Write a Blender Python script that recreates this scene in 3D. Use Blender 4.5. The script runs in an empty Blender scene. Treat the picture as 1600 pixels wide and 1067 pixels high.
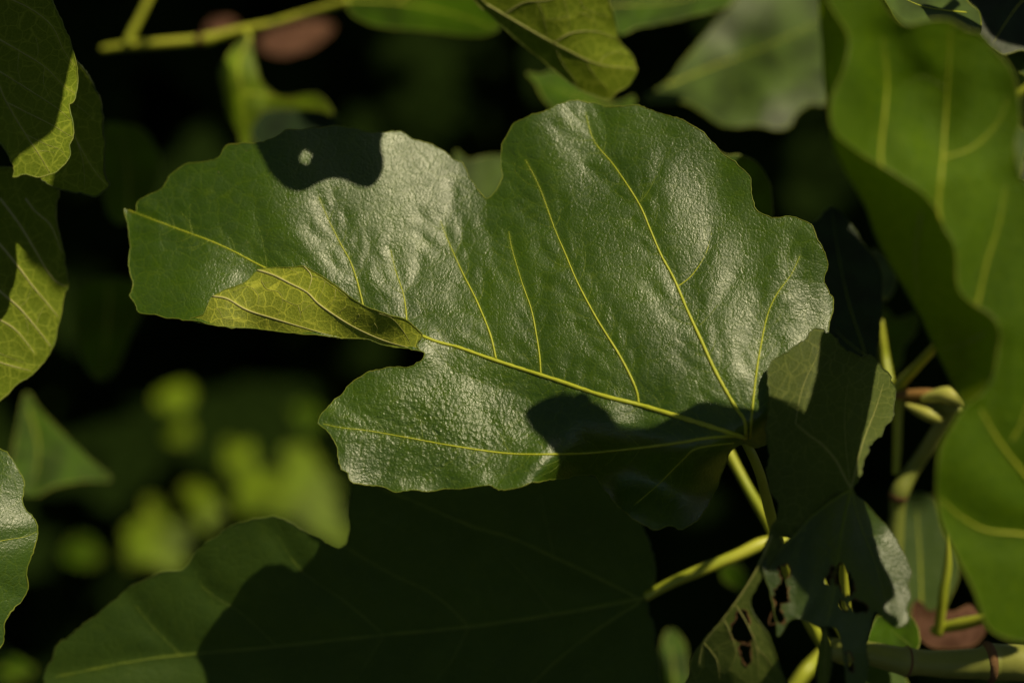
import bpy, math, random
import numpy as np
from mathutils import Vector
from mathutils.geometry import delaunay_2d_cdt

random.seed(7); RNG = np.random.default_rng(7)
sc = bpy.context.scene
COL = sc.collection

# ------------------------------------------------------------------ camera
FOC, SENS, D0, CAMH = 80.0, 36.0, 0.644, 1.35
PITCH = math.radians(30)
RIGHT = np.array([1.0, 0, 0]); FWD = np.array([0, math.cos(PITCH), -math.sin(PITCH)])
UP = np.array([0, math.sin(PITCH), math.cos(PITCH)]); CAM = np.array([0, 0, CAMH])
cd = bpy.data.cameras.new('camera'); cam = bpy.data.objects.new('camera', cd); COL.objects.link(cam)
cam.location = CAM; cam.rotation_euler = (math.pi/2 - PITCH, 0, 0)
cd.lens = FOC; cd.sensor_width = SENS; cd.clip_start = 0.02; cd.clip_end = 600
cd.dof.use_dof = True; cd.dof.focus_distance = D0 - 0.003; cd.dof.aperture_fstop = 4.2
sc.camera = cam

# ------------------------------------------------------------------ light
S_CAM = np.array([0.42, 0.73, 0.54]); S_CAM /= np.linalg.norm(S_CAM)      # towards the sun: right, up, back
SUN = S_CAM[0]*RIGHT + S_CAM[1]*UP - S_CAM[2]*FWD
w = bpy.data.worlds.new('World'); sc.world = w; w.use_nodes = True
nt = w.node_tree; sky = nt.nodes.new('ShaderNodeTexSky'); sky.sky_type = 'NISHITA'; sky.sun_disc = False
sky.sun_elevation = math.asin(SUN[2]); sky.sun_rotation = math.atan2(SUN[0], SUN[1])
nt.links.new(sky.outputs[0], nt.nodes['Background'].inputs[0]); nt.nodes['Background'].inputs[1].default_value = 0.05
sl = bpy.data.lights.new('sun', 'SUN'); sl.energy = 5.0; sl.angle = math.radians(0.53); sl.color = (1, 0.87, 0.56)
so = bpy.data.objects.new('sun', sl); COL.objects.link(so); so.location = (1, 0, 4)
so.rotation_euler = Vector(-SUN).to_track_quat('-Z', 'Y').to_euler()
vs = sc.view_settings; vs.view_transform = 'Standard'; vs.look = 'None'; vs.exposure = -0.2; vs.gamma = 1
vs.use_curve_mapping = False
sc.cycles.use_denoising = True
sc.cycles.use_adaptive_sampling = True; sc.cycles.adaptive_threshold = 0.02
sc.cycles.max_bounces = 5; sc.cycles.diffuse_bounces = 3; sc.cycles.glossy_bounces = 2; sc.cycles.transmission_bounces = 4
sc.cycles.sample_clamp_indirect = 4

# ------------------------------------------------------------------ materials
def new_mat(name):
    m = bpy.data.materials.new(name); m.use_nodes = True; t = m.node_tree; t.nodes.clear()
    return m, t
class N:
    """tiny node helper"""
    def __init__(s, t): s.t = t
    def __call__(s, typ, ins=None, **kw):
        n = s.t.nodes.new(typ)
        for k, v in kw.items(): setattr(n, k, v)
        for k, v in (ins or {}).items():
            if hasattr(v, 'is_output'): s.t.links.new(v, n.inputs[k])
            else: n.inputs[k].default_value = v
        return n
    def math(s, op, a, b=0.0, clamp=False):
        n = s('ShaderNodeMath', {0: a, 1: b}, operation=op); n.use_clamp = clamp; return n.outputs[0]
    def mixc(s, f, a, b, mode='MIX'):
        n = s('ShaderNodeMix', {0: f, 6: a, 7: b}, data_type='RGBA', blend_type=mode); return n.outputs[2]
    def mapr(s, v, a, b, c, d):
        n = s('ShaderNodeMapRange', {0: v, 1: a, 2: b, 3: c, 4: d}); return n.outputs[0]
def rgb(*c): return (c[0], c[1], c[2], 1)

def leaf_mat(name, up, under, trans, tw=0.3, rough=0.42, spec=0.5, bump=1.0, netup=0.12, netun=0.5, urough=0.6, pale=None, cheap=False):
    m, t = new_mat(name); n = N(t)
    if cheap:                                      # for leaves too soft to show their texture
        uv = n('ShaderNodeUVMap', uv_map='leaf').outputs[0]
        back = n('ShaderNodeNewGeometry').outputs['Backfacing']
        big = n('ShaderNodeTexNoise', {'Vector': uv, 'Scale': 1.1, 'Detail': 2.0}).outputs[0]
        c = n.mixc(n.mapr(big, .35, .65, 0, 1), rgb(*[x*.55 for x in up]), rgb(*[x*1.4 for x in up]))
        col = n.mixc(back, c, rgb(*under))
        bmp = n('ShaderNodeBump', {'Height': n('ShaderNodeTexNoise', {'Vector': uv, 'Scale': 4.0, 'Detail': 1.0}).outputs[0], 'Distance': 0.0003, 'Strength': 1.0}).outputs[0]
        pr = n('ShaderNodeBsdfPrincipled', {'Base Color': col, 'Roughness': rough, 'Normal': bmp, 'Specular IOR Level': spec})
        tr = n('ShaderNodeBsdfTranslucent', {'Color': rgb(*trans)})
        n('ShaderNodeOutputMaterial', {0: n('ShaderNodeMixShader', {0: tw, 1: pr.outputs[0], 2: tr.outputs[0]}).outputs[0]})
        return m
    uv = n('ShaderNodeUVMap', uv_map='leaf').outputs[0]
    vd = n('ShaderNodeAttribute', attribute_name='vd').outputs['Fac']
    wr = n('ShaderNodeAttribute', attribute_name='wrinkle').outputs['Fac']
    back = n('ShaderNodeNewGeometry').outputs['Backfacing']
    big = n('ShaderNodeTexNoise', {'Vector': uv, 'Scale': 0.35, 'Detail': 3.0}).outputs[0]
    mid = n('ShaderNodeTexNoise', {'Vector': uv, 'Scale': 2.2, 'Detail': 4.0}).outputs[0]
    warp = n('ShaderNodeTexNoise', {'Vector': uv, 'Scale': 3.0, 'Detail': 2.0}).outputs[1]
    wv = n('ShaderNodeVectorMath', {0: uv, 1: n('ShaderNodeVectorMath', {0: warp, 'Scale': 0.12}, operation='SCALE').outputs[0]}, operation='ADD').outputs[0]
    net1 = n('ShaderNodeTexVoronoi', {'Vector': wv, 'Scale': 2.6, 'Randomness': 0.9}, feature='DISTANCE_TO_EDGE').outputs['Distance']
    net2 = n('ShaderNodeTexVoronoi', {'Vector': wv, 'Scale': 8.5}, feature='DISTANCE_TO_EDGE').outputs['Distance']
    fine = n('ShaderNodeTexNoise', {'Vector': uv, 'Scale': 17.0, 'Detail': 3.0, 'Roughness': .6}).outputs[0]
    rumple = n('ShaderNodeTexNoise', {'Vector': uv, 'Scale': 7.0, 'Detail': 2.0}).outputs[0]
    l1 = n.mapr(net1, 0.0, 0.05, 1, 0); l2 = n.mapr(net2, 0.0, 0.09, 1, 0)
    lines = n.math('MAXIMUM', l1, n.math('MULTIPLY', l2, 0.45))
    near = n.mapr(vd, 0.0, 0.09, 1, 0)
    # colour of the upper face
    c = n.mixc(n.mapr(big, .35, .65, 0, 1), rgb(*[x*.8 for x in up]), rgb(up[0]*1.3, up[1]*1.18, up[2]*1.1))
    c = n.mixc(n.mapr(mid, .35, .7, 0, .35), c, rgb(up[0]*.7, up[1]*.78, up[2]*.8))
    vcol = rgb(up[0]*2.6+.03, up[1]*2.0+.02, up[2]*1.6)
    c = n.mixc(n.math('MULTIPLY', lines, netup), c, vcol)
    c = n.mixc(n.math('MULTIPLY', near, .55), c, vcol)
    sp = n('ShaderNodeTexVoronoi', {'Vector': uv, 'Scale': 2.1}).outputs['Distance']
    c = n.mixc(n.mapr(sp, 0.02, 0.06, .5, 0), c, rgb(.25, .24, .10))
    if pale:
        c = n.mixc(n.mapr(n('ShaderNodeTexNoise', {'Vector': uv, 'Scale': .8, 'Detail': 5.0}).outputs[0], .52, .66, 0, .8), c, rgb(*pale))
    # colour of the under face
    u = n.mixc(n.mapr(big, .35, .65, 0, 1), rgb(*[x*.85 for x in under]), rgb(*[x*1.15 for x in under]))
    ucol = rgb(min(1, under[0]*2.4+.05), min(1, under[1]*2.1+.04), under[2]*2.4+.02)
    u = n.mixc(n.math('MULTIPLY', lines, netun), u, ucol)
    u = n.mixc(n.math('MULTIPLY', near, .7), u, ucol)
    col = n.mixc(back, c, u)
    # relief
    peb = n.math('MULTIPLY', n.math('MINIMUM', net2, .2), 1.1)
    h = n.math('ADD', peb, n.math('MULTIPLY', fine, 1.15))
    h = n.math('ADD', h, n.math('MULTIPLY', n.math('MINIMUM', net1, .16), 1.9))
    h = n.math('ADD', h, n.math('MULTIPLY', n.math('MULTIPLY', wr, rumple), 5.0))
    bmp = n('ShaderNodeBump', {'Height': h, 'Distance': 0.00013*bump, 'Strength': 1.0}).outputs[0]
    rg = n.math('ADD', n.math('MULTIPLY', back, urough-rough), n.mapr(mid, .3, .7, rough-.05, rough+.11))
    pr = n('ShaderNodeBsdfPrincipled', {'Base Color': col, 'Roughness': rg, 'Normal': bmp, 'Specular IOR Level': n.math('SUBTRACT', spec, n.math('MULTIPLY', back, spec*.55))})
    tcol = n.mixc(n.math('MULTIPLY', n.math('MAXIMUM', near, n.math('MULTIPLY', l1, .6)), .45), rgb(*trans), rgb(trans[0]*1.5, trans[1]*1.3, trans[2]*1.4))
    tr = n('ShaderNodeBsdfTranslucent', {'Color': tcol, 'Normal': bmp})
    mx = n('ShaderNodeMixShader', {0: tw, 1: pr.outputs[0], 2: tr.outputs[0]})
    out = n('ShaderNodeOutputMaterial', {0: mx.outputs[0]})
    return m

def simple_mat(name, c1, c2, rough=.5, scale=1.5, bump=.0004, spec=.4, tw=0, tcol=None):
    m, t = new_mat(name); n = N(t)
    co = n('ShaderNodeTexCoord').outputs['Object']
    a = n('ShaderNodeTexNoise', {'Vector': co, 'Scale': scale*100, 'Detail': 5.0}).outputs[0]
    f = n('ShaderNodeTexNoise', {'Vector': co, 'Scale': scale*450, 'Detail': 3.0}).outputs[0]
    col = n.mixc(n.mapr(a, .35, .65, 0, 1), rgb(*c1), rgb(*c2))
    b = n('ShaderNodeBump', {'Height': n.math('ADD', a, n.math('MULTIPLY', f, .4)), 'Distance': bump, 'Strength': .6}).outputs[0]
    pr = n('ShaderNodeBsdfPrincipled', {'Base Color': col, 'Roughness': rough, 'Normal': b, 'Specular IOR Level': spec})
    sh = pr.outputs[0]
    if tw:
        tr = n('ShaderNodeBsdfTranslucent', {'Color': rgb(*tcol)})
        sh = n('ShaderNodeMixShader', {0: tw, 1: sh, 2: tr.outputs[0]}).outputs[0]
    n('ShaderNodeOutputMaterial', {0: sh})
    return m

M = {}
M['glossy'] = leaf_mat('glossy_fig_leaf', (.042, .094, .003), (.19, .235, .014), (.20, .30, .004), .16, .335, .8, 1.0, netup=.26, netun=.75)
M['matte'] = leaf_mat('matte_fig_leaf', (.036, .074, .008), (.125, .175, .010), (.24, .36, .006), .22, .58, .22, 1.0, netun=.6)
M['young'] = leaf_mat('young_fig_leaf', (.066, .140, .001), (.085, .12, .003), (.42, .64, .001), .38, .5, .16, 2.2, netup=.4)
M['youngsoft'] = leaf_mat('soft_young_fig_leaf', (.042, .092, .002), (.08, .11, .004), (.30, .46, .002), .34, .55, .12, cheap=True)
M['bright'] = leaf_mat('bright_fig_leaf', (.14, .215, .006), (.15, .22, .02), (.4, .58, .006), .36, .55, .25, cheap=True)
M['pale'] = leaf_mat('pale_fig_leaf', (.055, .092, .016), (.12, .15, .04), (.2, .3, .015), .24, .52, .32, cheap=True)
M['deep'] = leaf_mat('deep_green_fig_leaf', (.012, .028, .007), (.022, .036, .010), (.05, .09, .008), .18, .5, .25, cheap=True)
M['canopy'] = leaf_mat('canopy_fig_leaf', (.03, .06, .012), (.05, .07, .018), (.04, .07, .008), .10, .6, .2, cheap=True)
M['dark'] = leaf_mat('unlit_fig_leaf', (.010, .020, .003), (.010, .020, .004), (.02, .03, .004), .14, .8, .02, cheap=True)  # leaf colour darkened to stand in for deep shade
M['eaten'] = leaf_mat('eaten_fig_leaf', (.036, .070, .012), (.066, .094, .013), (.22, .34, .008), .26, .36, .62, 1.0, netup=.16)
M['dry'] = simple_mat('dry_leaf', (.07, .032, .02), (.18, .09, .06), .8, 1.0, .0008, .1, .15, (.4, .16, .05))
M['rust'] = simple_mat('rusty_leaf_edge', (.05, .028, .012), (.16, .09, .04), .9, 3.0, .0006, .1)
M['vein'] = simple_mat('upper_vein', (.44, .49, .025), (.54, .57, .05), .5, 2, .0001, .4, .2, (.5, .5, .05))
M['veindim'] = simple_mat('fine_upper_vein', (.15, .22, .02), (.22, .29, .03), .5, 2, .0001, .4, .2, (.4, .45, .04))
M['uvein'] = simple_mat('under_vein', (.50, .48, .18), (.58, .55, .24), .6, 2, .0001, .3, .2, (.5, .5, .1))
M['uveindim'] = simple_mat('fine_under_vein', (.33, .34, .09), (.40, .40, .13), .6, 2, .0001, .3, .2, (.5, .5, .1))
M['margin'] = simple_mat('leaf_edge', (.13, .20, .02), (.26, .30, .04), .5, 2, .0001, .4, .3, (.6, .55, .05))
M['margindim'] = simple_mat('dull_leaf_edge', (.05, .08, .014), (.09, .12, .02), .5, 2, .0001, .4, .3, (.4, .45, .05))
M['petiole'] = simple_mat('green_stalk', (.29, .34, .02), (.42, .44, .04), .42, .6, .0002, .45)
M['branch'] = simple_mat('green_branch', (.16, .19, .03), (.25, .26, .05), .5, .5, .0005, .4)
M['bark'] = simple_mat('brown_scar', (.10, .055, .025), (.20, .11, .05), .85, 1.5, .001, .1)
M['budm'] = simple_mat('bud_scale', (.34, .36, .06), (.46, .45, .10), .5, 1, .0003, .4)
M['budred'] = simple_mat('reddish_bud', (.20, .09, .03), (.30, .17, .05), .6, 1, .0004, .3)

# ------------------------------------------------------------------ geometry tools (1600 x 1067 picture units, depth in cm towards the lens)
def unproject(xy, wcm):
    xy = np.asarray(xy, float); d = D0 - np.asarray(wcm, float)*0.01
    xs = (xy[..., 0]-800)/1600*SENS/FOC; ys = (533.5-xy[..., 1])/1600*SENS/FOC
    return CAM + d[..., None]*(FWD + xs[..., None]*RIGHT + ys[..., None]*UP)
PXCM = SENS/FOC/1600*D0*100           # cm per picture unit on the focal plane

def pts(s): return np.array([[float(v) for v in p.split(',')] for p in s.split()])

class Surf:
    """smooth depth surface through a few depth readings"""
    def __init__(s, ctrl, ridges=(), lam=0.02):
        c = np.array(ctrl, float); s.c = c[:, :2]/100; n = len(c)
        k = s.k(s.c, s.c) + lam*np.eye(n)
        p = np.c_[np.ones(n), s.c]
        a = np.block([[k, p], [p.T, np.zeros((3, 3))]])
        s.w = np.linalg.lstsq(a, np.r_[c[:, 2], 0, 0, 0], rcond=None)[0]; s.r = ridges
    @staticmethod
    def k(a, b):
        d2 = ((a[:, None]-b[None])**2).sum(-1); return np.where(d2 > 1e-12, d2*np.log(d2+1e-12)*.5, 0)
    def __call__(s, xy):
        q = np.atleast_2d(np.asarray(xy, float)); o = np.empty(len(q))
        for i in range(0, len(q), 4000):
            z = q[i:i+4000]/100
            o[i:i+4000] = s.k(z, s.c) @ s.w[:-3] + np.c_[np.ones(len(z)), z] @ s.w[-3:]
        for (x0, y0, x1, y1, sg, am) in s.r:
            o += am*np.exp(-(seg_dist(q, np.array([[x0, y0], [x1, y1]]))/sg)**2)
        return o

def seg_dist(q, poly):
    best = np.full(len(q), 1e9)
    for a, b in zip(poly[:-1], poly[1:]):
        ab = b-a; t = np.clip(((q-a) @ ab)/max(ab @ ab, 1e-9), 0, 1)
        best = np.minimum(best, np.hypot(*(q-a-t[:, None]*ab).T))
    return best

def smooth(p, step, closed=False):
    """Catmull-Rom resampling with an even step"""
    p = np.asarray(p, float); n = len(p); out = []
    segs = n if closed else n-1
    for i in range(segs):
        if closed: a, b, c, d = p[(i-1) % n], p[i], p[(i+1) % n], p[(i+2) % n]
        else: a, b, c, d = p[max(i-1, 0)], p[i], p[i+1], p[min(i+2, n-1)]
        m = max(1, int(round(np.linalg.norm((c-b)[:2])/step)))
        for k in range(m):
            t = k/m
            out.append(.5*((2*b)+(c-a)*t+(2*a-5*b+4*c-d)*t*t+(-a+3*b-3*c+d)*t**3))
    if not closed: out.append(p[-1])
    return np.array(out)

def inside(q, poly):
    x, y = q[:, 0], q[:, 1]; r = np.zeros(len(q), bool)
    for (x0, y0), (x1, y1) in zip(poly, np.roll(poly, -1, 0)):
        c = (y0 > y) != (y1 > y)
        with np.errstate(divide='ignore', invalid='ignore'):
            r ^= c & (x < (x1-x0)*(y-y0)/(y1-y0+1e-12)+x0)
    return r

def link(o, parent=None):
    COL.objects.link(o)
    if parent is not None: o.parent = parent
    return o

def mesh_obj(name, v, f, mat, parent, origin, smooth_shade=True):
    me = bpy.data.meshes.new(name); me.from_pydata((np.asarray(v)-origin).tolist(), [], [list(map(int, x)) for x in f])
    me.materials.append(mat)
    if smooth_shade: me.polygons.foreach_set('use_smooth', [True]*len(me.polygons))
    me.update()
    return link(bpy.data.objects.new(name, me), parent)

def tube(name, path, rad, mat, parent, origin, sides=7, closed=False):
    """path: world points, rad: radius in metres for each; ends capped"""
    path = np.asarray(path, float); n = len(path); rad = np.broadcast_to(rad, (n,))
    tan = np.gradient(path, axis=0) if not closed else np.roll(path, -1, 0)-np.roll(path, 1, 0)
    tan /= np.linalg.norm(tan, axis=1)[:, None]+1e-12
    ref = -FWD; V = []
    for i in range(n):
        a = np.cross(tan[i], ref)
        if np.linalg.norm(a) < 1e-4: a = np.cross(tan[i], UP)
        a /= np.linalg.norm(a); b = np.cross(a, tan[i])
        for k in range(sides):
            th = 2*math.pi*k/sides; V.append(path[i]+rad[i]*(math.cos(th)*a+math.sin(th)*b))
    Fc = []
    for i in range(n if closed else n-1):
        j = (i+1) % n
        for k in range(sides):
            Fc.append((i*sides+k, i*sides+(k+1) % sides, j*sides+(k+1) % sides, j*sides+k))
    if not closed:
        Fc.append(tuple(range(sides))[::-1]); Fc.append(tuple((n-1)*sides+k for k in range(sides)))
    return mesh_obj(name, V, Fc, mat, parent, origin)

UNLIT = []        # points that the canopy keeps in shade
LIT = []          # points that the sun has to reach through the canopy

def tag(o, label=None, cat=None, group=None, kind=None):
    if label: o['label'] = label
    if cat: o['category'] = cat
    if group: o['group'] = group
    if kind: o['kind'] = kind
    return o

def sheet(name, outline, surf, veins, mat, parent, origin, sp=8, under=False, relief=.05, sig=16, holes=(),
          vm='vein', vdim='veindim', mm='margin', serr=1.0, marg=1.3, step=6, jag=0, wrinkle=None, part_label=None):
    """one piece of leaf blade with its own veins and rim"""
    out = smooth(outline, step, True)
    ph = RNG.uniform(0, 9)
    nrm = np.roll(out, -1, 0)-np.roll(out, 1, 0); nrm = np.c_[nrm[:, 1], -nrm[:, 0]]; nrm /= np.linalg.norm(nrm, axis=1)[:, None]+1e-9
    k = np.arange(len(out))
    out = out + nrm*(serr*(np.sin(k*.9+ph)*.4+np.sin(k*.37+2*ph)*.6+RNG.normal(0, .35, len(k))))[:, None]
    rings = [out]+[smooth(h, 4, True)+RNG.normal(0, 1.7, (len(smooth(h, 4, True)), 2)) for h in holes]
    vl = [(smooth(pts(v[0]) if isinstance(v[0], str) else v[0], max(6, sp*.8)), v[1], v[2] if len(v) > 2 else None) for v in veins]
    x0, y0 = out.min(0); x1, y1 = out.max(0)
    gy = np.arange(y0, y1, sp*.87); g = []
    for i, yy in enumerate(gy):
        xx = np.arange(x0+(i % 2)*sp/2, x1, sp); g.append(np.c_[xx, np.full(len(xx), yy)])
    g = np.concatenate(g) + RNG.uniform(-.16, .16, (sum(map(len, g)), 2))*sp
    keep = inside(g, out)
    for r in rings: keep &= seg_dist(g, np.vstack([r, r[:1]])) > sp*.45
    for r in rings[1:]: keep &= ~inside(g, r)
    V = [g[keep]]; E = []; b = int(keep.sum())
    for r in rings:
        V.append(r); m = len(r); E += [(b+i, b+(i+1) % m) for i in range(m)]; b += m
    V = np.concatenate(V)
    res = delaunay_2d_cdt([Vector(p) for p in V], E, [], 0, 1e-4)
    xy = np.array([tuple(p) for p in res[0]]); tri = np.array([f for f in res[2] if len(f) == 3])
    cen = xy[tri].mean(1); ok = inside(cen, out)
    for r in rings[1:]: ok &= ~inside(cen, r)
    tri = tri[ok]
    a, bb, c = xy[tri[:, 0]], xy[tri[:, 1]], xy[tri[:, 2]]
    flip = ((bb[:, 0]-a[:, 0])*(c[:, 1]-a[:, 1])-(bb[:, 1]-a[:, 1])*(c[:, 0]-a[:, 0])) > 0
    if under: flip = ~flip
    tri[flip] = tri[flip][:, ::-1]
    vd = np.full(len(xy), 300.0); wd = np.zeros(len(xy))
    for p, r, _ in vl:
        d = seg_dist(xy, p[::2] if len(p) > 6 else p); vd = np.minimum(vd, d+ (0 if r > 1.2 else 3))
    rel = relief*(1-np.exp(-(vd/sig)**2))*(-1 if under else 1)
    wz = surf(xy) + rel
    P3 = unproject(xy, wz)
    me = bpy.data.meshes.new(name); me.from_pydata((P3-origin).tolist(), [], tri.tolist())
    me.polygons.foreach_set('use_smooth', [True]*len(me.polygons))
    uvl = me.uv_layers.new(name='leaf'); li = np.empty(len(me.loops), int); me.loops.foreach_get('vertex_index', li)
    uvv = (xy*PXCM)[li] + np.array([ph, ph*2]); uvl.data.foreach_set('uv', uvv.ravel())
    at = me.attributes.new('vd', 'FLOAT', 'POINT'); at.data.foreach_set('value', vd*PXCM)
    if wrinkle is not None:
        at = me.attributes.new('wrinkle', 'FLOAT', 'POINT')
        at.data.foreach_set('value', np.exp(-(np.hypot(xy[:, 0]-wrinkle[0], (xy[:, 1]-wrinkle[1])*1.6)/wrinkle[2])**2))
    me.materials.append(M[mat]); me.update()
    o = link(bpy.data.objects.new(name, me), parent)
    if part_label: o['label'] = part_label
    pxm = PXCM*.01
    first = True
    for p, r, mk in vl:
        dd = np.full(len(p), 0.0); pos = unproject(p, surf(p) + (-relief*.10+r*PXCM*.25 if under else relief*.1-r*PXCM*.22))
        rad = ((r if r > 1.05 else r*.62)*(1-np.linspace(0, 1, len(p))**1.3*.82)*(1+RNG.normal(0, .07, len(p))))*pxm
        tube('midrib' if (first and r > 1.5) else 'vein', pos, rad, M[mk or (vm if r > 1.05 else vdim)], o, origin, 6); first = False
    if marg:
        ws = surf(out) + relief*(1-np.exp(-(np.array([vdm for vdm in np.min([seg_dist(out, p) for p, _, _ in vl], axis=0)]) if vl else np.full(len(out), 300.))**2/sig**2))*(-1 if under else 1)
        jj = np.convolve(np.tile(RNG.uniform(.35, 1.5, len(out)), 3), np.ones(5)/5, 'same')[len(out):2*len(out)]
        tube('leaf_margin', unproject(out, ws), marg*jj*pxm, M[mm], o, origin, 5, True)
    for r in rings[1:]:
        tube('hole_rim', unproject(r, surf(r)+rel.mean()), RNG.uniform(.3, 1.9, len(r))*pxm, M['rust'], o, origin, 5, True)
    return o, P3

def leaf(label, outline, ctrl, veins=(), mat='matte', sp=10, group=None, petiole=None, lit=True, ridges=(), name='fig_leaf', cat='leaf', **kw):
    out = pts(outline) if isinstance(outline, str) else np.array(outline, float)
    sf = ctrl if callable(ctrl) else Surf(ctrl, ridges)
    base = np.array(petiole[0][:2] if petiole else out.mean(0), float)
    origin = unproject(base, sf(base)[0])
    root = bpy.data.objects.new(name, None); root.empty_display_size = .01; root.location = origin; COL.objects.link(root)
    tag(root, label, cat, group or ('leaves of the fig tree' if name == 'fig_leaf' else 'dried leaves'))
    o, P3 = sheet('blade', out, sf, list(veins), mat, root, origin, sp, **kw)
    if petiole: stalk('petiole', petiole, M['petiole'], root, origin)
    (LIT if lit else UNLIT).append(P3[::max(1, len(P3)//(60 if sp > 6 else 260))])
    return root, sf, origin, o

def stalk(name, path, mat, parent, origin, sides=9, swell=0):
    """path of (x, y, depth, radius) in picture units"""
    p = smooth(np.array(path, float), 7)
    pos = unproject(p[:, :2], p[:, 2]); r = p[:, 3]*PXCM*.01*(1-p[:, 2]*.01/D0)
    r = r*(1+.025*np.sin(np.arange(len(r))*.45+RNG.uniform(0, 6))+RNG.normal(0, .006, len(r)))
    return tube(name, pos, r, mat, parent, origin, sides)

def branch(label, path, mat='branch', name='fig_branch', scars=(), cat='branch', lit=True):
    o0 = unproject(np.array(path[0][:2], float), path[0][2])
    root = bpy.data.objects.new(name, None); root.empty_display_size = .01; root.location = o0; COL.objects.link(root)
    tag(root, label, cat, {'stalk': 'leaf stalks of the fig tree', 'branch': 'branches of the fig tree'}.get(cat))
    stalk('stem', path, M[mat], root, o0, 14)
    pa = smooth(np.array(path, float), 7)
    q = pa[::4]; q3 = unproject(q[:, :2], q[:, 2]); on = q[:, 0] > lit if not isinstance(lit, bool) else np.full(len(q), lit)
    LIT.append(q3[on]); UNLIT.append(q3[~on])
    for (t, wd, k) in scars:                       # leaf scars: raised rings round the stem
        i = int(t*(len(pa)-4))+1; seg = pa[i:i+3].copy(); seg[:, 3] *= k
        stalk('leaf_scar', [tuple(seg[0][:2])+(seg[0][2], seg[0][3]*.9), tuple(seg[1]), tuple(seg[2][:2])+(seg[2][2], seg[2][3]*.9)], M['bark'], root, o0, 14)
    return root, o0

# ------------------------------------------------------------------ the setting: soil
gm, gt = new_mat('soil'); gn = N(gt)
gco = gn('ShaderNodeTexCoord').outputs['Object']
ga = gn('ShaderNodeTexNoise', {'Vector': gco, 'Scale': 9.0, 'Detail': 8.0}).outputs[0]
gc = gn.mixc(gn.mapr(ga, .35, .65, 0, 1), rgb(.012, .010, .007), rgb(.035, .027, .018))
gb = gn('ShaderNodeBump', {'Height': ga, 'Distance': .03, 'Strength': .8}).outputs[0]
gp = gn('ShaderNodeBsdfPrincipled', {'Base Color': gc, 'Roughness': .95, 'Normal': gb, 'Specular IOR Level': .1})
gn('ShaderNodeOutputMaterial', {0: gp.outputs[0]})
gv, gf = [], []
gx = np.concatenate([[-250, -60, -15], np.linspace(-4, 4, 41), [15, 60, 250]])
for j, yy in enumerate(gx):
    for i, xx in enumerate(gx):
        gv.append((xx, yy+1.5, .03*math.sin(xx*2.1+yy)+.02*math.sin(yy*3.3) if abs(xx) < 5 and abs(yy) < 5 else 0))
ng = len(gx)
for j in range(ng-1):
    for i in range(ng-1): gf.append((j*ng+i, j*ng+i+1, (j+1)*ng+i+1, (j+1)*ng+i))
g = mesh_obj('ground', gv, gf, gm, None, np.zeros(3)); tag(g, 'dark bare soil under the fig tree', kind='structure')

# ------------------------------------------------------------------ the broad glossy leaf in focus
MAIN_OUT = ("194,325 204,331 213,330 218,313 248,297 267,273 293,257 337,248 353,230 370,225 397,223 430,215 447,205 474,201 "
 "533,198 573,205 596,208 623,206 646,217 676,227 706,247 726,258 736,283 750,302 760,311 770,302 783,283 785,263 783,230 796,203 "
 "806,193 826,182 853,172 880,162 903,158 930,162 960,168 993,164 1010,169 1033,178 1066,188 1093,202 1109,220 1129,240 1149,253 "
 "1163,267 1172,280 1174,307 1186,330 1206,340 1233,339 1253,343 1271,355 1279,376 1288,396 1293,413 1289,436 1296,459 1302,469 "
 "1299,493 1296,510 1290,545 1262,580 1235,640 1215,680 1185,698 1160,694 1139,711 1116,771 1099,801 1079,818 1063,828 1050,821 1026,827 "
 "1006,819 976,801 960,784 943,761 930,744 916,742 896,744 853,750 800,763 780,764 763,759 733,762 700,763 665,769 646,764 616,768 "
 "606,763 553,754 543,739 533,733 527,712 525,693 513,674 498,661 500,649 510,636 520,628 536,614 550,598 563,588 578,579 610,575 "
 "640,573 655,564 661,556 656,548 600,539 573,530 533,528 467,521 400,514 333,508 297,500 260,496 240,493 217,488 212,476 204,461 "
 "207,443 200,416 204,396 203,373 198,350")
MAIN_C = [(195,327,-1.0),(210,480,-.1),(300,258,-1.3),(297,500,.3),(475,203,-1.9),(475,521,.25),(560,531,.3),(620,208,-1.9),(760,313,-1.5),(655,545,.9),
 (903,160,-2.2),(1000,166,-2.4),(1110,222,-2.7),(1180,328,-2.6),(1270,358,-2.9),(1300,480,-2.1),(1290,545,-1.5),(1215,680,-.3),(1165,680,.1),
 (773,563,.95),(900,606,.85),(1000,634,.6),(740,600,.75),(880,650,.6),(800,709,1.15),(665,690,1.25),(520,665,1.0),(553,754,1.5),(700,763,1.35),
 (853,750,1.05),(960,784,1.2),(1010,740,1.0),(1050,820,1.7),(1130,720,1.1),(600,600,.8),(413,418,.15),(330,376,-.35),(550,430,.15),(690,345,-.9),(830,480,.3),(870,330,-.75),(1000,320,-1.1),(1075,480,-.55),(1190,540,-1.0),(1130,400,-1.7)]
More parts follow.
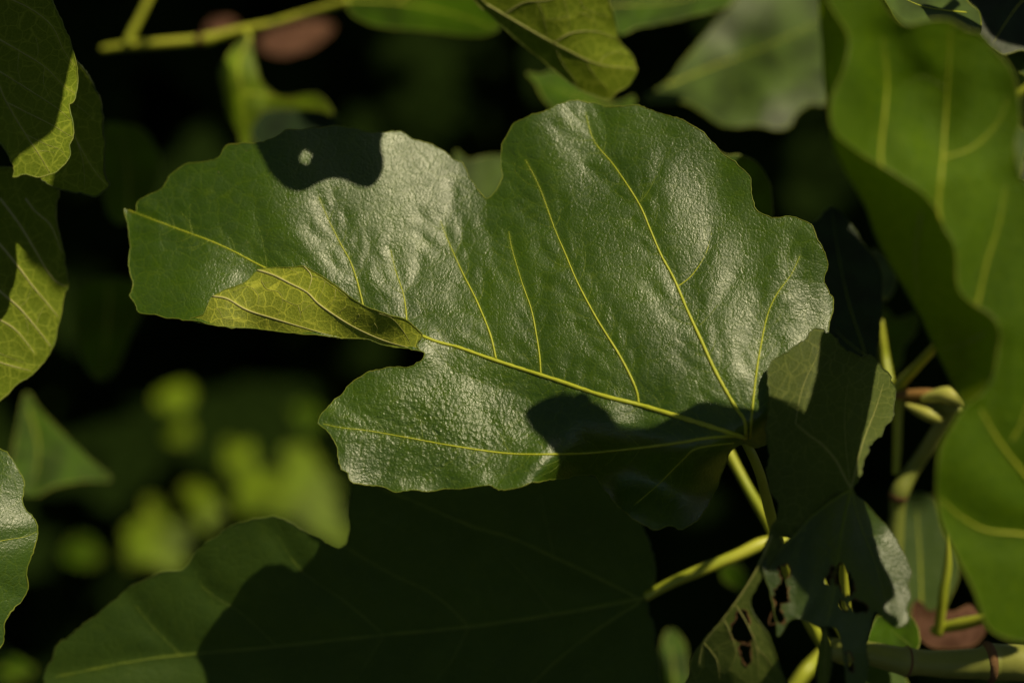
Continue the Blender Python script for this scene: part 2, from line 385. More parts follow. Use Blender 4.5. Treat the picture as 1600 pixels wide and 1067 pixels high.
MAIN_V = [("1165,684 1120,670 1066,653 1000,633 940,618 866,593 773,563 716,543 666,528 560,478 470,440 413,418 367,394 327,376 273,356 200,328", 4.2),
 ("1165,680 1163,656 1149,636 1119,583 1096,533 1073,483 1053,436 1033,399 1016,359 998,318 960,260 928,220 914,172", 3.2),
 ("1172,684 1173,666 1181,589 1189,539 1199,493 1213,461 1236,429 1250,400", 2.2),
 ("1160,684 1143,681 1093,686 1066,691 966,703 886,709 800,709 716,698 633,683 576,673 533,668 500,661", 2.5),
 ("1146,692 1090,700 1066,719 1026,759 990,789", 1.4),
 ("775,561 766,523 746,473 726,433 710,399 693,359 688,342", 1.9),
 ("845,585 843,556 838,523 830,483 816,443 800,389 795,360", 1.5),
 ("998,631 993,606 970,559 933,499 903,443 883,396 866,356 843,293 820,248", 2.1),
 ("635,512 635,493 630,459 618,423 610,389", 1.3),
 ("568,482 566,471 556,433 546,406 533,383 514,345 498,308", 1.5),
 ("417,418 413,389 405,356 400,325", .9),
 ("1058,448 1066,443 1083,428 1103,396 1113,359", 1.1), ("1091,511 1116,484 1133,459 1150,425", .9),
 ("1000,317 1020,287 1036,240", .9), ("1190,535 1210,520 1238,505", .7),
 ("661,686 656,656 645,640", .8), ("796,708 780,676 758,650", .9), ("716,698 712,716 690,728 640,752", .7), ("633,683 610,720 596,738", .7),
 ("1025,761 1035,781 1036,798", .6), ("666,534 683,549 700,569 733,589 786,608 833,619 900,621", .9), ("300,366 296,340 300,300", .6), ("327,376 300,392 275,398", .6),
 ("886,709 860,725 800,740 770,742", .6), ("966,703 948,726 925,740", .6), ("1037,622 1030,612 1026,596", .5),("880,597 886,580 889,566", .5),("905,606 912,590 916,575", .5),("945,619 951,602 954,588", .5),("965,625 972,608 975,594", .5)]
# undulation of the blade between its veins: how far each spot leans away from the mirror angle (9 = faces it, 0 = leans off)
LEAN = {190: "880,7 910,7 960,3 1000,5 1050,3", 230: "300,1 350,1 620,8 650,8 800,2 860,4 900,5 940,3 1000,3 1040,4 1080,4",
 270: "270,1 330,1 390,2 620,8 680,8 720,7 800,1 850,2 900,5 950,3 1000,2 1050,6 1100,5 1150,2",
 310: "230,1 300,1 380,2 430,4 470,5 520,7 570,6 620,8 680,8 720,8 750,5 800,2 850,2 900,4 950,3 1000,3 1050,6 1090,7 1140,3 1170,3",
 350: "220,1 300,1 360,1 410,2 450,5 490,8 530,5 570,7 610,6 650,7 700,7 740,4 790,2 840,3 880,2 920,3 960,3 1010,3 1060,5 1100,6 1150,4 1200,4 1260,4",
 390: "220,1 280,2 330,3 370,4 410,2 450,2 490,6 520,7 560,4 600,7 650,6 700,4 750,3 800,2 850,3 900,3 950,4 1000,3 1050,4 1100,5 1150,6 1190,3 1230,2 1280,4",
 430: "220,2 270,3 330,5 370,7 500,3 530,6 570,5 620,6 670,5 720,4 770,3 820,3 870,3 920,4 970,5 1010,5 1060,5 1110,4 1150,7 1190,2 1230,4 1280,7",
 470: "220,1 280,1 590,3 640,5 690,4 740,3 790,3 840,2 890,3 940,4 990,5 1040,6 1080,5 1120,5 1150,8 1190,3 1225,8 1255,9 1280,9", 450: "1235,8 1260,9 1285,8", 490: "1225,9 1250,9 1285,8",
 510: "670,3 720,3 780,3 840,3 890,3 940,3 990,4 1040,6 1090,6 1130,7 1160,8 1200,6 1240,7", 550: "720,2 780,2 840,2 890,3 940,3 990,4 1050,5 1090,5 1140,8 1170,8 1195,7",
 590: "800,1 880,2 940,2 1000,3 1060,4 1100,4 1150,7 1180,6", 630: "1060,3 1100,4 1150,5", 575: "700,1 740,1", 608: "790,2 840,1",
 600: "560,3 620,3 680,6", 620: "540,4 600,4 660,5 720,8 750,7", 650: "530,4 580,3 640,6 690,5 740,8 780,8 800,7", 690: "540,2 570,7 600,7 640,5 690,6 740,6 790,5", 720: "560,8 600,5 640,2 700,2 780,2", 750: "600,1 700,1 800,1"}
class Undulate:
    """smooth swell on top of a base surface, solved from the leans above"""
    def __init__(s, base, sg=52., gap=32.):
        s.base = base; s.sg = sg
        gx, gy = np.meshgrid(np.arange(190, 1320, gap), np.arange(150, 840, gap)); s.c = np.c_[gx.ravel(), gy.ravel()]
        rows = [(float(p.split(',')[0]), float(y), float(p.split(',')[1])) for y, l in LEAN.items() for p in l.split()]
        a = np.array([(r[0], r[1]) for r in rows]); al = np.array([r[2] for r in rows])
        fx, fy = np.meshgrid(np.arange(205, 1310, 17.), np.arange(165, 770, 17.)); q = np.c_[fx.ravel(), fy.ravel()]
        q = q[inside(q, pts(MAIN_OUT))]
        d2 = ((q[:, None]-a[None])**2*[1, .55]).sum(-1); wt = np.exp(-d2/26.**2); near = wt.sum(1) > .12
        q = q[near]; lv = (wt[near] @ al)/wt[near].sum(1)
        v = np.c_[-(q[:, 0]-800)*PXCM, (q[:, 1]-533.5)*PXCM, np.full(len(q), D0*100)]; v /= np.linalg.norm(v, axis=1)[:, None]
        hv = S_CAM+v; k = ((9-lv)/9)**1.1*.9
        tx = -hv[:, 0]/hv[:, 2]+k; ty = -hv[:, 1]/hv[:, 2]+.12*k
        e = 3.
        bx = (base(q+[e, 0])-base(q-[e, 0]))/(2*e*PXCM); by = (base(q-[0, e])-base(q+[0, e]))/(2*e*PXCM)
        G = np.exp(-((q[:, None]-s.c[None])**2).sum(-1)/sg**2)
        dx = G*(-2*(q[:, None, 0]-s.c[None, :, 0])/sg**2)/PXCM; dy = G*(2*(q[:, None, 1]-s.c[None, :, 1])/sg**2)/PXCM
        mc = np.array(MAIN_C); B = np.exp(-((mc[:, None, :2]-s.c[None])**2).sum(-1)/sg**2)
        low = np.where((mc[:, 1] > 520) & (mc[:, 0] < 720), 4., np.where((mc[:, 1] > 600) | ((mc[:, 1] > 490) & (mc[:, 0] < 950)), 1.4, .06))[:, None]
        A = np.vstack([dx, .7*dy, B*low, np.eye(len(s.c))*.2]); b = np.r_[tx-bx, .7*(ty-by), np.zeros(len(mc)), np.zeros(len(s.c))]
        s.w = np.linalg.lstsq(A, b, rcond=None)[0]
    def __call__(s, xy):
        q = np.atleast_2d(np.asarray(xy, float)); o = s.base(q)
        for i in range(0, len(q), 4000):
            o[i:i+4000] += np.exp(-((q[i:i+4000, None]-s.c[None])**2).sum(-1)/s.sg**2) @ s.w
        return o
for v in MAIN_V[:10]:                                   # short fine veins leaving the larger ones
    p = smooth(pts(v[0]), 30)
    for i in range(2, len(p)-1):
        for sd in (-1, 1):
            if RNG.random() < .35: continue
            t = p[i]-p[i-1]; t /= np.linalg.norm(t)+1e-9; nn = np.array([-t[1], t[0]])*sd; L = RNG.uniform(18, 42)
            q = np.array([p[i], p[i]+t*L*.35+nn*L*.45, p[i]+t*L*.9+nn*L*.8, p[i]+t*L*1.5+nn*L*.95])
            if inside(q, pts(MAIN_OUT)).all(): MAIN_V.append((q, RNG.uniform(.55, .85)))
main, msf, morg, mblade = leaf('broad glossy lobed fig leaf in full sun with one lobe edge rolled over', MAIN_OUT, Undulate(Surf(MAIN_C)), MAIN_V, 'glossy', 6,
   relief=.045, sig=13, serr=1.5, step=5, wrinkle=(690,670,150), marg=.85,
   petiole=[(1158,681,.1,6),(1172,704,.0,7.5),(1188,742,-.4,8),(1203,800,-1.2,8.5),(1218,850,-2.0,9),(1245,930,-3.2,9.5),(1290,1010,-4.0,10.5),(1330,1030,-3.6,11)])
ROLL_OUT = ("297,500 317,491 325,476 332,463 353,453 383,441 400,424 417,419 450,418 474,416 490,424 514,439 533,452 553,468 576,481 606,491 633,499 650,513 "
 "660,525 651,538 657,549 646,546 600,539 573,530 533,528 467,521 400,514 333,508")
def on_main(x, y, d): return (x, y, float(msf([(x, y)])[0]) + d)
ROLL_C = [on_main(297,500,.03), on_main(333,508,.06), on_main(400,514,.06), on_main(467,521,.06), on_main(533,528,.06), on_main(600,539,.06), on_main(656,547,.06),
  on_main(332,463,.22), on_main(400,424,.30), on_main(474,416,.34), on_main(514,439,.62), on_main(553,468,1.1), on_main(606,491,1.0), on_main(633,499,.7), on_main(655,522,.22), on_main(400,470,.45), on_main(470,470,.56), on_main(540,500,.6),on_main(600,515,.5),on_main(350,488,.28),on_main(430,500,.42)]
ROLL_V = [("402,422 427,430 455,444 480,457 497,474 522,492 555,512 600,532 650,546", 1.7), ("332,463 355,467 385,484 425,497 485,515 520,525", 1.7),
 ("475,416 487,432 481,456", 1.1), ("365,456 380,449 392,449 404,462 402,487", .8), ("408,437 417,452 435,456 442,470 437,485 433,498", .8), ("442,468 465,477 480,467", .7),
 ("592,490 612,497 630,517 641,536", 1.0), ("488,432 500,434 520,448 545,466", .8), ("508,440 504,455 497,472", .7), ("524,452 522,470 508,482", .7),
 ("470,488 482,478 496,474", .7), ("466,478 470,495 462,508", .6), ("337,480 344,487 348,497 360,499 376,498 384,486", .7), ("355,468 352,486", .6), ("385,470 378,481", .5),
 ("540,480 530,488 523,492", .6), ("560,490 562,494 548,507", .6), ("450,418 462,425 469,436", .5), ("420,441 412,443 404,440", .5),("585,505 590,514 582,523", .6)]
sheet('curled_lobe', pts(ROLL_OUT), Surf(ROLL_C), ROLL_V, 'glossy', main, morg, 5, under=True, relief=.02, sig=9, vm='uvein', vdim='uveindim', serr=.6, step=5, marg=1.0,
   part_label='rolled over edge showing the pale veined underside')

# ------------------------------------------------------------------ chewed leaf hanging over it
E_UP = ("1279,513 1296,519 1306,526 1313,539 1323,549 1333,554 1346,558 1356,553 1369,559 1376,569 1383,578 1389,586 1392,594 1396,599 1399,623 1398,643 1389,659 1373,679 1356,708 "
 "1343,741 1330,764 1300,780 1262,812 1240,838 1206,828 1216,798 1209,778 1201,754 1199,711 1199,656 1201,606 1204,569 1223,553 1246,538 1266,523")
E_UPC = [(1279,513,1.70),(1204,569,2.10),(1199,660,2.80),(1250,600,2.50),(1330,600,2.30),(1399,620,1.60),(1370,680,2.40),(1330,764,3.40),(1205,790,3.30),(1240,836,3.70),(1290,700,3.10)]
eat, esf, eorg, eb = leaf('chewed fig leaf with ragged brown holes hanging folded over the broad glossy leaf', E_UP, E_UPC,
  [("1330,764 1318,742 1305,718 1285,695 1262,678 1243,662", 1.6), ("1243,662 1250,620 1262,585 1275,560 1282,530", 1.0), ("1330,764 1340,720 1352,680 1368,640 1380,600", 1.1), ("1330,764 1322,700 1320,640 1326,590", .7)],
  'eaten', 7, under=True, relief=.03, vm='uveindim', vdim='uveindim', mm='margindim', serr=2.6, step=5, marg=1.0,
  petiole=[(1330,764,3.3,4),(1322,775,2.0,5),(1316,820,-.6,6),(1318,900,-2.2,7),(1330,1015,-3.2,8)])
E_LOW = ("1330,764 1340,776 1349,783 1366,801 1383,818 1399,841 1413,864 1424,894 1419,911 1424,934 1416,948 1419,968 1403,981 1386,971 1373,958 1366,956 1359,988 1353,1011 1357,1040 1350,1075 "
 "1325,1080 1318,1020 1308,985 1296,978 1289,978 1278,978 1266,974 1249,966 1240,966 1229,974 1216,994 1212,968 1205,930 1196,905 1192,880 1210,858 1240,836 1262,812 1300,780")
E_LOWC = [(1330,764,3.42),(1240,837,3.75),(1424,894,3.38),(1420,940,3.80),(1403,981,4.25),(1310,860,3.80),(1360,860,3.30),(1383,818,2.75),(1413,864,3.10),(1375,930,3.85),(1266,974,4.10),(1200,910,3.90),(1340,1060,4.20),(1353,1011,4.00),(1300,975,4.10)]
H = [pts("1217,886 1226,881 1232,884 1233,900 1230,911 1232,922 1231,940 1222,948 1224,960 1226,972 1200,973 1204,958 1210,946 1206,936 1208,925 1216,914 1219,903"),
     pts("1293,898 1299,884 1302,890 1301,905 1296,915 1290,906"), pts("1306,893 1314,877 1322,890 1330,902 1336,918 1326,930 1320,934 1312,918 1305,908"),
     pts("1331,936 1346,940 1356,952 1342,958 1330,950"), pts("1312,938 1322,944 1324,956 1314,950"), pts("1322,1018 1332,1030 1334,1046 1326,1050 1323,1034")]
elow = Surf(E_LOWC)
sheet('torn_blade', pts(E_LOW), elow, [("1330,764 1323,790 1315,830 1308,880 1302,930 1292,976", 1.8), ("1330,764 1300,782 1262,812 1240,838 1215,862 1197,885", 1.9),
   ("1331,766 1338,800 1352,840 1368,880 1382,930 1396,970", 1.2), ("1315,830 1290,860 1282,920 1258,962", .7), ("1262,812 1252,850 1246,900 1240,940", .7), ("1308,880 1296,866 1280,850", .5), ("1352,840 1362,836 1380,842", .5)],
   'eaten', eat, eorg, 6, relief=.05, sig=12, holes=H, serr=1.0, step=4, marg=1.0, mm='margindim', vm='veindim', vdim='veindim', wrinkle=(1410,900,60), part_label='torn lower part eaten through with brown rimmed holes')
E_LEFT = ("1196,851 1206,830 1222,846 1212,868 1190,905 1172,935 1178,958 1195,982 1208,1010 1218,1040 1219,1085 1078,1085 1080,1050 1079,1031 1090,1012 1099,1001 1115,983 1133,964 1148,944 1163,924 1174,905 1183,888")
sheet('curled_lobe', pts(E_LEFT), Surf([(1200,850,3.80),(1090,1030,3.00),(1150,950,3.70),(1190,985,4.10),(1215,1060,3.80),(1085,1080,2.80),(1140,1050,3.80)]),
   [("1206,836 1186,882 1160,925 1130,966 1100,1004 1092,1040", 1.6), ("1150,945 1168,975 1182,1010 1186,1060", 1.0), ("1100,1004 1120,1030 1125,1062", .7), ("1130,966 1142,990 1150,1020 1140,1050", .7), ("1182,1010 1200,1030 1212,1050", .6)],
   'eaten', eat, eorg, 6, under=True, relief=.04, sig=10, holes=[pts("1148,964 1160,950 1170,958 1172,978 1176,1000 1164,1006 1150,1000 1140,990"), pts("1156,1012 1172,1008 1176,1022 1166,1040 1160,1028")],
   vm='uveindim', vdim='uveindim', mm='margindim', serr=1.0, step=4, marg=1.1, part_label='shrivelled curled lobe with two eaten gaps')
sheet('torn_strip', pts("1287,978 1294,990 1299,1011 1298,1040 1293,1070 1280,1085 1277,1050 1279,1020 1283,1000"), Surf([(1287,978,4.10),(1298,1020,4.30),(1278,1040,4.00),(1290,1080,3.90)]),
   [("1289,980 1290,1020 1286,1070", .8)], 'eaten', eat, eorg, 6, under=True, vm='uveindim', vdim='uveindim', mm='margindim', serr=.8, step=4)

# ------------------------------------------------------------------ blurred leaf close to the lens
R1_OUT = ("1282,-130 1287,-60 1293,0 1319,43 1326,67 1319,107 1302,147 1297,167 1300,197 1313,217 1349,243 1399,273 1439,300 1466,333 1475,356 1493,389 1495,433 1500,456 1526,479 1549,493 1562,516 1559,549 1552,586 "
 "1533,616 1509,633 1486,666 1473,690 1466,712 1463,778 1473,821 1496,871 1516,911 1533,954 1543,978 1566,994 1610,1003 1680,1010 1740,960 1740,850 1690,700 1660,600 1650,420 1640,320 1604,288 1590,262 1587,215 1594,187 1589,143 1576,103 1549,73 1533,53 1509,47 1483,33 1449,32 1419,40 1399,27 1379,0 1372,-60 1350,-125 1315,-150")
R1_C = [(1290,0,9.7),(1300,180,9.7),(1440,300,9.2),(1495,430,9.1),(1560,520,9.1),(1510,633,9.0),(1465,780,8.9),(1540,970,8.6),(1400,27,9.2),(1419,40,9.1),(1483,33,9.0),(1549,73,8.6),(1576,103,8.6),(1590,140,8.6),(1594,187,8.6),(1450,180,8.3),(1600,400,8.9),(1600,700,8.8),(1640,1000,8.2),(1700,800,8.2),(1300,-140,9.8),(1640,300,8.8)]
R1_V = [("1700,880 1650,800 1600,740 1560,688 1532,640", 3.4), ("1546,660 1552,600 1556,545", 1.0), ("1526,480 1543,406 1559,356 1572,290", 1.4), ("1700,880 1640,845 1600,835 1540,828 1500,806 1470,780", 2.6),
 ("1470,345 1466,320 1473,247 1480,140 1486,33", 1.8), ("1378,262 1376,233 1386,133 1379,60", 1.8), ("1473,247 1520,230 1560,190 1575,150", 1.2), ("1580,690 1600,650 1620,560", 1.2), ("1480,140 1440,120 1400,140", .9)]
r1, rsf, rorg, rb = leaf('large blurred yellow green fig leaf with a dark curled wavy edge, beside the chewed leaf', R1_OUT, R1_C, R1_V, 'young', 12, relief=.20, sig=34, serr=.6, step=10, marg=1.3,
  ridges=[(1320,100,1460,280,26,.15),(1400,60,1440,200,30,-.1),(1500,120,1500,260,40,.15)], petiole=[(1700,880,8.1,10),(1740,940,6.8,11),(1790,1040,4,13),(1840,1130,1,14)])
def on_r1(x, y, d): return (x, y, float(rsf([(x, y)])[0]) + d)
CURL_OUT = ("1298,197 1313,217 1349,243 1399,273 1439,300 1466,333 1475,356 1493,389 1495,433 1500,456 1526,479 1549,493 1562,516 1559,549 1552,586 1533,616 1509,634 1489,603 1466,556 1443,506 1416,456 1386,406 1366,362 1349,317 1319,267 1304,232")
sheet('curled_margin', pts(CURL_OUT), Surf([on_r1(1300,200,-.05),on_r1(1399,273,-.05),on_r1(1466,333,-.05),on_r1(1495,420,-.05),on_r1(1549,493,-.05),on_r1(1559,549,-.05),on_r1(1509,634,-.1),
   on_r1(1489,603,-1.4),on_r1(1443,506,-2.0),on_r1(1386,406,-2.0),on_r1(1319,267,-1.0),on_r1(1480,500,-1.6)]), [("1540,520 1500,540 1470,545", 1.2), ("1440,330 1430,400 1435,470", 1.4)], 'young', r1, rorg, 10,
   under=True, vm='uveindim', vdim='uveindim', mm='margindim', serr=.5, step=9, part_label='dark edge curling back from the sunlit blade')
sheet('curled_margin', pts("1282,-60 1289,-40 1294,0 1319,43 1326,67 1319,107 1302,147 1297,160 1288,120 1284,60 1280,0"), Surf([on_r1(1293,-20,-.05),on_r1(1326,67,-.05),on_r1(1299,155,-.05),on_r1(1284,60,-1.2),on_r1(1280,0,-1.2),on_r1(1288,-60,-.6)]), [], 'young', r1, rorg, 10, under=True, mm='margindim', serr=.5, step=9)

# ------------------------------------------------------------------ leaves hanging at the side, undersides towards us
L1_OUT = "-60,-70 60,-60 80,0 95,30 107,57 115,87 122,113 119,147 112,160 107,163 111,180 115,197 115,217 108,227 108,247 93,263 83,272 57,277 37,272 20,277 22,267 8,235 -20,190 -60,140 -90,40"
_, l1sf, _, _ = leaf('shaded fig leaf underside with only its drooping tip catching sun', L1_OUT, [(0,0,1.2),(100,40,.2),(120,130,-.1),(60,277,1.6),(20,277,1.8),(60,180,1.3),(-60,120,2.0),(60,-60,.5),(90,230,1.2)],
 [("-90,20 -20,100 10,160 40,210 60,240 78,270", 1.9), ("-40,40 30,80 70,105 100,135 119,147", 1.4), ("-20,100 20,125 60,150 90,170 113,190", 1.2), ("10,160 50,180 80,195 113,215", 1.1), ("-30,-20 40,10 80,40 100,80 118,105", 1.3), ("40,210 70,225 95,235 104,250", .8), ("30,80 28,110 36,135", .6), ("70,105 68,130 80,158", .6), ("56,60 60,80 54,97", .6), ("52,238 70,236 88,240", .6)],
 'matte', 6, under=True, relief=.03, sig=11, vm='uveindim', vdim='uveindim', serr=1.2, step=5, petiole=[(-90,20,1.6,6),(-130,-40,1.4,7),(-160,-130,1,8)])
L2_OUT = "60,60 122,100 143,127 157,160 163,213 163,267 172,290 150,307 133,303 110,300 80,290 40,240"
_, l2sf, _, _ = leaf('dark shaded fig leaf tucked behind the leaf with the sunlit drooping tip', L2_OUT, [(60,60,-1.5),(160,160,-1.6),(170,290,-1.0),(80,290,-1.0),(110,200,-1.2)],
 [("60,80 90,150 120,220 150,270 168,290", 1.3), ("90,150 120,165 150,190", .8), ("120,220 130,255 133,300", .8)], 'matte', 7, under=True, lit=False, vm='uveindim', vdim='uveindim', mm='margindim', serr=1.4, step=5)
L3_OUT = "-40,280 30,262 83,285 92,303 87,320 90,353 92,363 100,399 107,446 100,459 93,503 82,543 67,566 50,586 23,603 3,623 -30,640 -90,560 -110,400"
_, l3sf, _, _ = leaf('olive fig leaf underside with pale parallel veins, half in shadow', L3_OUT, [(0,300,-2.3),(90,320,-2.5),(105,446,-2.8),(60,570,-2.3),(0,620,-1.8),(0,460,-2.0),(-90,450,-1.4)],
 [("-100,380 -40,420 0,455 29,480 55,510 80,542", 2.4), ("-20,360 5,388 31,420 51,447 73,473 91,495", 1.9), ("0,310 30,350 55,391 73,422 88,440 106,449", 1.9), ("40,310 55,330 77,349 88,371 97,396", 1.4), ("-40,480 0,500 26,517 55,553", 1.6), ("-40,545 0,566 48,579", 1.4), ("-20,540 0,552 40,568", .8),
  ("29,480 40,472 51,447", .6), ("55,510 62,492 73,473", .6), ("40,495 44,520 34,530", .6)],
 'matte', 6, under=True, relief=.035, sig=9, vm='uvein', vdim='uveindim', serr=1.0, step=5, petiole=[(-100,380,-2.0,6),(-150,330,-1.8,7),(-220,220,-1.6,8)])
L4_OUT = "-80,690 -30,690 0,702 13,710 20,716 28,734 37,749 35,778 42,798 55,811 58,828 53,854 42,898 43,919 30,941 10,968 5,994 0,1011 -40,1060 -110,960 -120,800"
leaf('rough grey green fig leaf with small pale teeth, hanging under the olive veined one', L4_OUT, [(0,705,-.6),(55,820,.2),(40,920,.3),(0,1005,.6),(-100,850,1.6),(-40,700,.2)],
 [("-120,870 -60,860 0,845 40,838 57,830", 1.2), ("-60,860 -30,800 0,760 24,735", .9), ("-60,860 -20,900 20,930", .8)], 'glossy', 6, relief=.05, serr=1.6, step=5, petiole=[(-120,870,1.7,6),(-200,860,2,7)])

LIT.append(unproject(np.array([(1400,850),(1412,880),(1415,910),(1412,950),(1405,965),(1385,825)]), elow(np.array([(1400,850),(1412,880),(1415,910),(1412,950),(1405,965),(1385,825)]))))
LIT.append(unproject(np.array([(1250,580),(1262,600),(1245,640),(1380,620),(1390,610),(1370,660)]), esf(np.array([(1250,580),(1262,600),(1245,640),(1380,620),(1390,610),(1370,660)]))))
# ------------------------------------------------------------------ leaf pointing down from above, underside
T1_OUT = "690,-70 740,0 766,23 793,50 833,83 866,110 900,137 926,150 950,155 966,143 983,133 993,117 994,103 983,83 966,62 963,43 956,20 950,0 935,-60 900,-130 800,-150 720,-120"
leaf('downward pointing fig leaf underside with a quilted vein net above the broad glossy leaf', T1_OUT, [(740,0,-4.2),(860,110,-4.8),(950,155,-5.2),(994,108,-5.3),(955,0,-4.6),(860,40,-4.1),(780,-120,-3.2),(925,90,-4.6),(966,62,-5.1)],
 [("760,7 833,50 883,77 933,100 993,108", 1.8), ("690,-70 725,-30 760,7", 2.0), ("790,22 820,4 860,0 905,-20", 1.2), ("866,68 893,52 933,50 963,62", 1.2), ("936,101 946,87 966,82 980,90", .9), ("905,-20 912,12 950,26", .7), ("840,3 850,30 856,60", .6), ("880,-5 888,25 890,52", .6), ("866,70 880,100 905,135", .7), ("915,95 930,120 950,140", .6), ("905,20 925,28 935,48", .5), ("890,25 872,30 853,30", .5)],
 'matte', 6, under=True, relief=.035, sig=9, vm='uveindim', vdim='uveindim', serr=.9, step=5, petiole=[(690,-70,-3.7,6),(660,-110,-3.8,7),(600,-170,-4.4,8)])

# ------------------------------------------------------------------ big lower leaf, mostly in the shadow of the broad one
B1_OUT = ("70,1072 82,1024 100,1001 147,961 180,938 210,913 250,894 290,888 307,861 333,839 373,817 417,808 437,807 460,820 483,834 520,851 536,853 545,820 548,770 560,735 600,705 680,690 760,700 860,720 940,750 990,790 1010,838 1023,878 1022,915 "
 "1010,930 1013,951 1026,1011 1030,1075 1000,1160 900,1220 760,1200 640,1150 520,1180 380,1160 240,1130 130,1120")
leaf('large dark fig leaf under the broad one, only its toothed end in sun', B1_OUT, [(70,1070,-4.2),(210,913,-3.9),(373,817,-3.6),(437,807,-3.55),(440,900,-4.0),(285,1035,-4.5),(600,720,-3.6),(800,720,-4.2),(1010,930,-4.6),(700,980,-4.2),(600,1150,-4.2),(900,1200,-4.2),(200,1120,-4.2)],
 [("1010,932 966,941 866,959 733,978 600,991 533,998 433,1009 283,1023 200,1034 83,1058", 3.4), ("1000,935 930,900 866,870 800,840 733,820 640,780 560,750", 2.2), ("1000,940 930,985 866,1035 800,1100", 2.2), ("733,978 680,930 600,890 533,850", 1.3), ("866,959 820,900 790,870", 1.1), ("600,991 540,940 470,890 430,830", 1.2), ("433,1009 380,960 320,920 300,880", 1.0), ("733,978 700,1040 660,1080", 1.1), ("600,991 570,1040 540,1080", 1.0), ("283,1023 240,980 200,930", .9), ("866,870 850,800 840,740", 1.0)],
 'matte', 11, relief=.12, sig=24, serr=2.2, step=7, vm='veindim', mm='margindim', marg=1.1, lit=False, petiole=[(1008,932,-4.6,7.5),(1060,905,-4.5,9),(1150,868,-4.6,10),(1195,848,-4.8,10.5),(1235,850,-5.0,9),(1270,890,-4.8,9),(1310,970,-4.2,10),(1340,1025,-3.4,11)])
LIT.append(unproject(np.array([(120,1020),(200,960),(300,930),(400,860),(330,1000),(150,1040)]), np.full(6, -4.0)))

# ------------------------------------------------------------------ soft leaves behind
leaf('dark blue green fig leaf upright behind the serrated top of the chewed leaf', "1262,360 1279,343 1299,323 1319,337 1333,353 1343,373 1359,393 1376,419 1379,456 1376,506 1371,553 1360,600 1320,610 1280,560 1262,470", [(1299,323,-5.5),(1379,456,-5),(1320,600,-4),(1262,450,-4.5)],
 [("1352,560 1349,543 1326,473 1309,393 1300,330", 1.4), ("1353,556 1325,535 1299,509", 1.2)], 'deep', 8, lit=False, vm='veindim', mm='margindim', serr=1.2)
leaf('small olive fig leaf edge showing behind the broad leaf, under the soft green leaf', "1110,235 1136,242 1153,243 1179,253 1196,273 1204,290 1206,337 1195,370 1150,340 1120,290", [(1136,242,-5),(1204,290,-5),(1150,340,-4.6)], [("1130,350 1165,300 1185,262", 1.0)], 'youngsoft', 9, lit=False, serr=1.4)
leaf('grey green fig leaf filling the notch between two lobes of the broad leaf', "712,236 730,250 748,247 775,243 800,250 815,300 780,350 735,330 715,280", [(720,240,-13),(800,250,-13),(760,340,-11)], [("760,340 758,290 752,250", .9)], 'pale', 9, serr=.5)
leaf('tiny pale leaf tip lit by sun at the rim of the broad leaf', "1280,435 1298,440 1310,450 1308,462 1295,468 1280,462", [(1280,440,-7),(1312,450,-7),(1290,468,-6.6)], [], 'pale', 6, serr=.3)
leaf('yellowish blurred leaf behind the downward pointing leaf tip', "823,115 845,118 866,112 900,130 930,148 965,160 990,150 985,172 940,185 890,190 863,170 846,150 838,132", [(823,115,-12),(980,160,-12),(880,185,-11)], [("960,165 900,150 850,130", 1.2)], 'youngsoft', 9, serr=.3)
leaf('bright green blurred leaf attached to the thin green twig', "533,-40 543,10 560,30 600,43 666,48 733,57 766,53 780,40 770,10 745,-40 640,-70", [(543,5,-15),(780,40,-13),(640,-60,-17),(666,48,-14)], [("543,2 620,5 700,20 775,45", 2.0), ("620,5 660,-20 720,-40", 1.3)], 'youngsoft', 10, serr=.5, petiole=[(545,2,-15,6),(505,14,-15.4,6),(470,24,-15.8,6),(430,36,-16,6.5)])
leaf('young folded fig leaf hanging below the thin green twig', "390,60 367,73 350,97 343,113 350,150 360,187 373,207 377,228 390,228 393,200 413,173 440,168 467,170 500,173 518,180 518,170 500,150 480,147 450,153 427,147 407,127 397,93", [(390,60,-15.5),(345,115,-14),(377,225,-15),(518,175,-13),(420,150,-15)], [("390,62 372,100 378,150 384,222", 1.8), ("380,145 420,150 470,160 515,174", 1.4)], 'bright', 8, serr=.5,
 petiole=[(390,62,-15.5,5),(386,52,-15.8,5),(380,46,-16,5)])
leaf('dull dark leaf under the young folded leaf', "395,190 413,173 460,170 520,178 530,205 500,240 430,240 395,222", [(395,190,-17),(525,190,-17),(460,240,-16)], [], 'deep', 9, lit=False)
leaf('broad soft green leaf with a sheen fold behind the top of the broad leaf', "1143,7 1190,-60 1283,-60 1300,0 1296,150 1266,163 1246,177 1233,197 1216,203 1183,197 1133,197 1093,173 1066,160 1006,157 1046,127 1066,100 1099,60", [(1143,7,-18.0),(1283,0,-18.5),(1290,150,-15.0),(1216,203,-14.0),(1093,173,-14.5),(1010,157,-15.0),(1046,130,-15.6),(1160,100,-17.0),(1276,40,-17.6),(1190,130,-15.0)],
 [("1040,135 1120,102 1200,72 1290,30", 1.6), ("1120,102 1150,140 1170,190", 1.0), ("1200,72 1230,110 1250,165", 1.0)], 'pale', 9, serr=.6)
leaf('dull olive leaf strip across the gap above the soft green leaf', "930,-40 951,0 966,53 1000,43 1066,30 1116,17 1143,3 1160,-40", [(930,-40,-12),(966,53,-11),(1143,3,-12)], [("955,10 1050,5 1140,-20", 1.2)], 'youngsoft', 10, lit=False)
leaf('pale sheeny leaf peeping over the top of the blurred yellow green leaf', "1340,-60 1379,-4 1399,30 1419,46 1449,40 1483,40 1509,52 1531,52 1530,20 1510,0 1480,-60", [(1340,-60,-1),(1530,30,-1.5),(1420,45,.5)], [("1510,20 1440,10 1380,-20", 1.4)], 'pale', 10, serr=.5)
